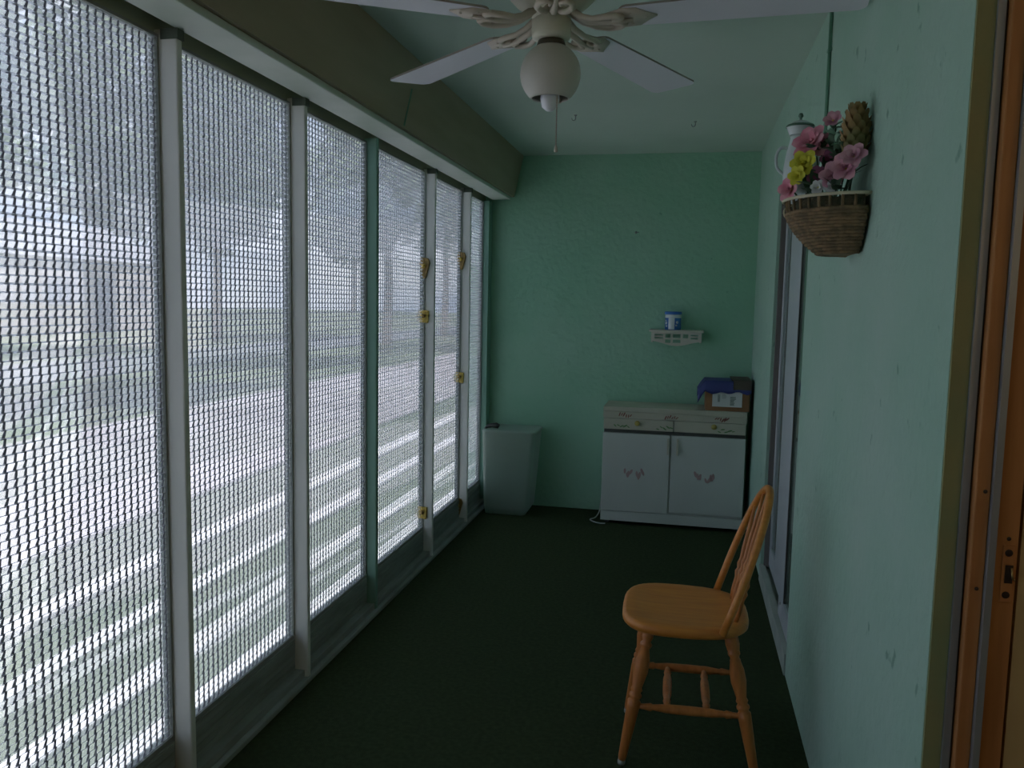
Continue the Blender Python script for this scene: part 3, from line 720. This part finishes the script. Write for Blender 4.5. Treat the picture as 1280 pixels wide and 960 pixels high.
# bottom
bv = [bm.verts.new((-abs(rad_at(1) * math.sin(PI * k / 20)) - 0.006, rad_at(1) * math.cos(PI * k / 20), -0.138)) for k in range(21)]
bm.faces.new(bv)
finish(bm, 'woven_body', M['wicker'], bk, True)
bm = bmesh.new()
for q in range(1, 18):   # upright stakes
    a = PI * q / 18
    pts = []
    for e in range(7):
        t = e / 6; r = rad_at(t) - 0.001; pts.append((-abs(r * math.sin(a)) - 0.008, r * math.cos(a), -0.135 * t))
    tube(bm, pts, 0.0036, 6)
finish(bm, 'stake', M['wicker'], bk, True)
bm = bmesh.new(); rnd = random.Random(8)
for q in range(9):
    t = q / 8; r_ = rad_at(t * 0.9) * 0.93 * (0.985 if q else 0.9)
    ring = [bm.verts.new((-abs((r_ + rnd.uniform(-.004, .004)) * math.sin(PI * k / 20)) - 0.012, (r_ - 0.004) * math.cos(PI * k / 20), -0.006 - 0.124 * t + (0.012 * rnd.random() if q == 0 else 0))) for k in range(21)]
    if q:
        for k in range(20): bm.faces.new((prev_[k], prev_[k + 1], ring[k + 1], ring[k]))
    else: first = ring
    prev_ = ring
c0 = bm.verts.new((-0.07, 0, 0.004))
for k in range(20): bm.faces.new((first[k], first[k + 1], c0))
bm.faces.new((first[20], first[0], c0))
finish(bm, 'moss_lining', M['moss'], bk, True)
# curled wire loop at the far upper side
bm = bmesh.new(); tube(bm, [(-0.16 + 0.02 * math.cos(a), 0.045 + 0.02 * math.sin(a), -0.026 + 0.02 * math.sin(a)) for a in [2 * PI * k / 16 for k in range(16)]], 0.003, 6, closed=True)
finish(bm, 'scroll', M['wickerlight'], bk, True)

def petal(bm, L, W, cup, mt, n=5):
    rows = []
    for i in range(n + 1):
        t = i / n; w = W * math.sin(PI * min(1, 0.12 + 0.80 * t)) ** 0.7; z = cup * math.sin(t * PI * 0.55) * L
        rows.append([bm.verts.new(mt @ Vector((L * t, w * s, z + 0.25 * abs(s) * W * (1 - t)))) for s in (-1, -0.5, 0, 0.5, 1)])
    for a, b in zip(rows, rows[1:]):
        for k in range(4): bm.faces.new((a[k], a[k + 1], b[k + 1], b[k]))
def flower(loc, R_, m, label, nrm, seed, layers=3, np_=6, core='yellow'):
    rnd = random.Random(seed)
    t = thing('silk_flower', label, 'flower', loc, 0, 'silk flowers in the wall basket')
    q = Vector(nrm).normalized().to_track_quat('Z', 'Y').to_matrix().to_4x4()
    bm = bmesh.new()
    for l in range(layers):
        f = 1 - 0.26 * l
        for k in range(np_):
            a = 2 * PI * (k + 0.5 * l) / np_ + rnd.uniform(-.12, .12)
            mt = q @ Matrix.Rotation(a, 4, 'Z') @ Matrix.Rotation(-math.radians(8 + 24 * l + rnd.uniform(-8, 8)), 4, 'Y')
            petal(bm, R_ * f, R_ * 0.42 * f, 0.35, mt)
    finish(bm, 'petals', m, t, True)
    bm = bmesh.new(); lathe(bm, [(0, R_ * 0.22), (R_ * 0.1, R_ * 0.2), (R_ * 0.15, R_ * 0.08), (0, 0)], 10, q); finish(bm, 'centre', M[core], t, True)
    # stem down into the basket
    b_ = Vector((XR - 0.07 - loc[0], (KY - loc[1]) * 0.6, KZ - 0.09 - loc[2]))
    bm = bmesh.new(); tube(bm, smooth([(0, 0, 0), Vector(nrm).normalized() * -0.02 + Vector((0, 0, -0.01)), b_ * 0.6, b_], 4), 0.002, 6)
    finish(bm, 'stem', M['leaf'], t, True)
# positions: (x, y, z)
flower((0.312, 2.365, 1.855), 0.052, M['pink'], 'large pink silk flower above the yellow one in the wall basket', (-0.6, -0.7, 0.5), 1)
flower((0.342, 2.345, 1.845), 0.040, M['pink'], 'pink silk flower tucked beside the large pink one', (-0.3, -0.9, 0.3), 11)
flower((0.290, 2.330, 1.800), 0.038, M['yellow'], 'upper bright yellow silk flower in the wall basket', (-0.4, -0.9, 0.2), 2)
flower((0.275, 2.320, 1.768), 0.028, M['yellow'], 'lower small yellow silk flower in the wall basket', (-0.6, -0.8, 0.0), 12)
flower((0.262, 2.350, 1.735), 0.036, M['pink'], 'low pink silk flower over the far rim of the basket', (-0.7, -0.6, 0.1), 3)
flower((0.350, 2.230, 1.752), 0.038, M['palepink'], 'pale pink silk flower low in the middle of the basket', (-0.4, -0.9, 0.3), 4)
flower((0.368, 2.175, 1.762), 0.040, M['palepink'], 'pale pink silk flower beside the wall at the near rim', (-0.5, -0.9, 0.3), 5)
flower((0.380, 2.150, 1.785), 0.034, M['palepink'], 'pale pink silk flower topping the near rim by the wall', (-0.4, -0.9, 0.4), 15)
flower((0.345, 2.260, 1.895), 0.026, M['palepink'], 'highest small pink silk flower on a tall stem', (-0.4, -0.8, 0.4), 6, 2)
flower((0.316, 2.250, 1.728), 0.020, M['white'], 'small white silk flower by the middle of the rim', (-0.5, -0.9, 0.1), 7, 2)
flower((0.345, 2.215, 1.722), 0.020, M['white'], 'small white silk flower nearer the wall by the rim', (-0.4, -0.9, 0.1), 8, 2)
flower((0.325, 2.300, 1.760), 0.032, M['plum'], 'dark plum silk flower in the middle of the basket', (-0.4, -0.9, 0.2), 9, 2, core='leaf')
flower((0.350, 2.280, 1.800), 0.030, M['plum'], 'dark plum silk flower behind the yellow ones', (-0.4, -0.9, 0.4), 19, 2, core='leaf')
# leaves
def spray(locs, m, label, seed, R_=0.045):
    rnd = random.Random(seed); bm = bmesh.new()
    for p in locs:
        for k in range(5):
            mt = Matrix.Translation(p) @ Matrix.Rotation(rnd.uniform(0, 2 * PI), 4, 'Z') @ Matrix.Rotation(rnd.uniform(-1.2, 0.3), 4, 'Y')
            petal(bm, R_ * rnd.uniform(.7, 1.1), R_ * 0.30, 0.2, mt)
        b_ = Vector((XR - 0.06, KY, KZ - 0.09)); tube(bm, [Vector(p), (Vector(p) + b_) / 2 + Vector((0, 0, 0.01)), b_], 0.0018, 6)
    tag(finish(bm, 'leaf_spray', m, None, True), label, 'leaves')
spray([(0.340, 2.30, 1.745), (0.31, 2.285, 1.735), (0.365, 2.25, 1.80), (0.35, 2.27, 1.825), (0.30, 2.36, 1.75), (0.385, 2.22, 1.75), (0.33, 2.34, 1.83), (0.36, 2.22, 1.79), (0.375, 2.20, 1.80), (0.34, 2.26, 1.77), (0.36, 2.24, 1.735), (0.305, 2.31, 1.725), (0.35, 2.20, 1.715)], M['leaf'], 'dark green silk leaves filling the wall basket between flowers', 3)
spray([(0.350, 2.262, 1.860), (0.356, 2.240, 1.835), (0.345, 2.275, 1.880)], M['leafgreen'], 'pale green silk leaves under the highest pink flower', 5, 0.034)
# dried olive bloom: overlapping scales
ob = thing('dried_bloom', 'large olive brown dried bloom standing against the wall in the basket', 'dried flower', (0.388, 2.19, 1.735))
ob.scale = (0.72, 0.72, 0.85)
bm = bmesh.new(); rnd = random.Random(2)
for l in range(8):
    t = l / 7; z = 0.055 + 0.125 * t; r = 0.036 * math.sin(PI * (0.18 + 0.70 * t))
    nn = 9
    for k in range(nn):
        a = 2 * PI * (k + 0.5 * (l % 2)) / nn
        mt = Matrix.Translation((r * 0.75 * math.cos(a), r * 0.75 * math.sin(a), z)) @ Matrix.Rotation(a, 4, 'Z') @ Matrix.Rotation(-math.radians(62 + 14 * t), 4, 'Y')
        petal(bm, 0.044, 0.016, -0.25, mt)
lathe(bm, [(0, 0.04), (0.022, 0.06), (0.028, 0.10), (0.022, 0.15), (0, 0.18)], 14)
finish(bm, 'scales', M['olive'], ob, True)
bm = bmesh.new(); tube(bm, [(-0.02, 0.06, -0.11), (-0.008, 0.02, -0.03), (0, 0, 0.05)], 0.004, 8); finish(bm, 'stem', M['leaf'], ob, True)
# enamel coffee pot standing at the far end of the basket
pot = thing('coffee_pot', 'white enamel lidded pot tucked behind the pink flowers in the basket', 'pot', (0.284, 2.425, 1.712))
pot.scale = (0.8, 0.8, 0.9)
bm = bmesh.new(); lathe(bm, [(0, 0.03), (0.036, 0.03), (0.044, 0.038), (0.050, 0.07), (0.050, 0.10), (0.042, 0.15), (0.032, 0.185), (0.030, 0.195), (0.034, 0.202), (0.030, 0.200), (0, 0.195)], 28); pb = finish(bm, 'pot_body', M['enamel'], pot, True)
bm = bmesh.new(); lathe(bm, [(0.034, 0.203), (0.036, 0.207), (0.038, 0.212), (0.046, 0.228), (0.044, 0.233), (0.024, 0.243), (0.008, 0.248), (0, 0.248)], 24); ld = finish(bm, 'pot_lid', M['enamel'], pot, True)
bm = bmesh.new(); lathe(bm, [(0, 0.246), (0.005, 0.247), (0.004, 0.254), (0.009, 0.260), (0.006, 0.268), (0, 0.270)], 14); finish(bm, 'lid_knob', M['enamelgreen'], ld, True)
bm = bmesh.new(); lathe(bm, [(0.044, 0.2335), (0.047, 0.231), (0.0475, 0.228), (0.0465, 0.226)], 24); finish(bm, 'green_trim', M['enamelgreen'], ld, True)
bm = bmesh.new(); tube(bm, smooth([(-0.040, 0.0, 0.165), (-0.062, 0.0, 0.165), (-0.075, 0.0, 0.14), (-0.070, 0.0, 0.105), (-0.047, 0.0, 0.085)], 5), 0.005, 8); finish(bm, 'handle', M['enamel'], pot, True)
bm = bmesh.new(); turned(bm, (0.045, 0, 0.085), (0.080, 0, 0.165), [(0.016, 0), (0.012, 0.4), (0.008, 0.8), (0.008, 1)], 12); finish(bm, 'spout', M['enamel'], pot, True)

# ------------------------------------------------------------------ outdoors
struct(boxo('lawn', M['grass'], -60, -1.46, -30, 100, -0.16, -0.06))
for k, (x0, x1) in enumerate(((-1.725, -1.63), (-2.03, -1.93), (-2.45, -2.34), (-2.93, -2.79))):
    struct(boxo('louver_band_strip', M['louverband'], x0, x1, -6, 16, -0.06, -0.035, bevel=0.004), 'pale strip added on the lawn in place of sky reflected in louvers')  # bright ground strips added to stand in for sky reflected by louvers
struct(boxo('driveway', M['drive'], -6.4, -3.5, -10, 30, -0.06, -0.04), 'pale pinkish driveway outside')
struct(boxo('street', M['asphalt'], -13.5, -10.5, -30, 60, -0.06, -0.05), 'street beyond the lawn')
def tree(x, y, h, r, seed, label):
    rnd = random.Random(seed)
    t = thing('tree', label, 'tree', (x, y, -0.06), 0, 'trees beyond the mesh screens')
    bm = bmesh.new(); tube(bm, smooth([(0, 0, 0), (0.05, 0.02, h * 0.3), (-0.04, 0.05, h * 0.55), (0.03, 0, h * 0.8)], 4), [0.16 - 0.008 * k for k in range(13)], 8)
    for k in range(5):
        a = rnd.uniform(0, 2 * PI); tube(bm, [(0, 0, h * (0.4 + 0.07 * k)), (r * 0.5 * math.cos(a), r * 0.5 * math.sin(a), h * (0.6 + 0.07 * k))], [0.07, 0.02], 6)
    finish(bm, 'trunk', M['bark'], t, True)
    V, F = [], []
    for _ in range(3600):
        d_ = Vector((rnd.gauss(0, 1), rnd.gauss(0, 1), rnd.gauss(0, 1))).normalized()
        b_ = 0.75 + 0.25 * math.sin(d_.x * 5 + seed) * math.sin(d_.y * 4 + d_.z * 5)
        p = Vector((0, 0, h * 0.72)) + Vector((d_.x * r, d_.y * r, d_.z * h * 0.36)) * (rnd.uniform(0.45, 1.0) ** 0.6) * b_
        q = Vector((rnd.gauss(0, 1), rnd.gauss(0, 1), rnd.gauss(0, 1))).normalized(); e = q.orthogonal().normalized(); s_ = rnd.uniform(0.10, 0.2)
        g_ = q.cross(e); i = len(V)
        V += [p - e * s_, p + g_ * s_ * 0.5, p + e * s_, p - g_ * s_ * 0.5]; F.append((i, i + 1, i + 2, i + 3))
    me = bpy.data.meshes.new('crown'); me.from_pydata([tuple(v) for v in V], [], F); me.materials.append(M['crown'])
    c = bpy.data.objects.new('crown', me); COL.objects.link(c); c.parent = t; return t
for x, y, h, r, s in ((-8.5, 7.0, 6.4, 2.4, 1), (-9.5, 13.5, 7.0, 2.9, 2), (-8.0, 21.0, 6.5, 2.8, 3), (-16, 14.0, 8.0, 3.4, 4), (-15, 24.0, 8.5, 3.6, 5), (-17, 4.5, 7.0, 3.2, 6), (-10, 33.0, 8.0, 3.8, 7), (-7.5, 44.0, 8.0, 4.0, 8)):
    tree(x, y, h, r, s, 'leafy tree seen blurred through the mesh screens')
for x, y, s in ((-36, 20, 11), (-38, 34, 12), (-37, 48, 13), (-40, 64, 14), (-35, 82, 15)):
    tb = tree(x, y, 6.0, 3.5, s, 'big pale leafy tree far behind the houses'); tb['group'] = 'big trees behind the houses'; tb.scale = (2.1, 2.1, 2.1)
def house(x, y, w, dp, label):
    t = thing('house', label, 'house', (x, y, -0.06), 0, 'houses across the street')
    bm = bmesh.new(); box(bm, -dp / 2, dp / 2, -w / 2, w / 2, 0, 2.8); finish(bm, 'wall', M['house'], t)
    bm = bmesh.new(); prism(bm, [(-dp / 2 - 0.5, 2.8), (0, 4.5), (dp / 2 + 0.5, 2.8)], -w / 2 - 0.5, w / 2 + 0.5, Matrix(((1, 0, 0, 0), (0, 0, 1, 0), (0, 1, 0, 0), (0, 0, 0, 1)))); finish(bm, 'roof', M['houseroof'], t)
    for yy in (-w * 0.32, -w * 0.05, w * 0.3): boxo('window', M['pane'], dp / 2, dp / 2 + 0.04, yy - 0.6, yy + 0.6, 1.0, 2.1, t)
    boxo('door', M['pane'], dp / 2, dp / 2 + 0.05, w * 0.10, w * 0.10 + 0.95, 0.0, 2.1, t)
house(-27, 9, 13, 8, 'pale pinkish house across the street behind the trees')
house(-27, 27, 13, 8, 'pale pinkish house across the street behind the trees')

# ------------------------------------------------------------------ light
w = bpy.data.worlds.new('sky'); S.world = w; w.use_nodes = True
nt = w.node_tree; bg = nt.nodes['Background']
tc = nt.nodes.new('ShaderNodeTexCoord'); mp = nt.nodes.new('ShaderNodeMapping'); mp.inputs['Scale'].default_value = (1, 1, 2.2)
nz = nt.nodes.new('ShaderNodeTexNoise'); nz.inputs['Scale'].default_value = 3.2; nz.inputs['Detail'].default_value = 5
mr = nt.nodes.new('ShaderNodeMapRange'); mr.inputs['From Min'].default_value = 0.42; mr.inputs['From Max'].default_value = 0.62
mx = nt.nodes.new('ShaderNodeMix'); mx.data_type = 'RGBA'; mx.inputs['A'].default_value = (0.46, 0.57, 0.78, 1); mx.inputs['B'].default_value = (0.95, 0.97, 1.0, 1)
nt.links.new(tc.outputs['Generated'], mp.inputs[0]); nt.links.new(mp.outputs[0], nz.inputs['Vector']); nt.links.new(nz.outputs['Fac'], mr.inputs['Value'])
nt.links.new(mr.outputs[0], mx.inputs['Factor']); nt.links.new(mx.outputs['Result'], bg.inputs['Color'])
bg.inputs['Strength'].default_value = 1.25
sl = bpy.data.lights.new('sun', 'SUN'); sl.energy = 6.0; sl.angle = math.radians(2); sl.color = (1.0, 0.96, 0.93)
so = bpy.data.objects.new('sun', sl); COL.objects.link(so)
so.rotation_euler = Vector((0.0, 0.62, -0.80)).to_track_quat('-Z', 'Y').to_euler()
ll = bpy.data.lights.new('room_lamp', 'POINT'); ll.energy = 5.0; ll.color = (1.0, 0.62, 0.30); ll.shadow_soft_size = 0.12
lo = bpy.data.objects.new('room_lamp', ll); COL.objects.link(lo); lo.location = (1.7, -0.2, 1.9)

# ------------------------------------------------------------------ camera
f = 1018.0
def nrm(v): return Vector(v).normalized()
Yc = nrm((220, -98, f)); Dc = Vector((-193, 10100, f)).normalized(); Dc = (Dc - Yc * Dc.dot(Yc)).normalized(); Zc = -Dc; Xc = Yc.cross(Zc)
# world axes in camera coords (right, down, forward) -> camera axes in world
right = Vector((Xc[0], Yc[0], Zc[0])); down = Vector((Xc[1], Yc[1], Zc[1])); fwd = Vector((Xc[2], Yc[2], Zc[2]))
cam = bpy.data.cameras.new('camera'); co = bpy.data.objects.new('camera', cam); COL.objects.link(co)
cam.sensor_width = 36; cam.lens = f / 1280 * 36; cam.clip_start = 0.02; cam.clip_end = 200
mw = Matrix.Identity(4)
for i in range(3):
    mw[i][0] = right[i]; mw[i][1] = -down[i]; mw[i][2] = -fwd[i]
mw[0][3], mw[1][3], mw[2][3] = 0, 0, 1.42
co.matrix_world = mw
S.camera = co
S.view_settings.view_transform = 'Standard'; S.view_settings.look = 'None'; S.view_settings.gamma = 1; S.view_settings.use_curve_mapping = False
S.view_settings.exposure = 0.32
S.cycles.max_bounces = 10; S.cycles.diffuse_bounces = 6
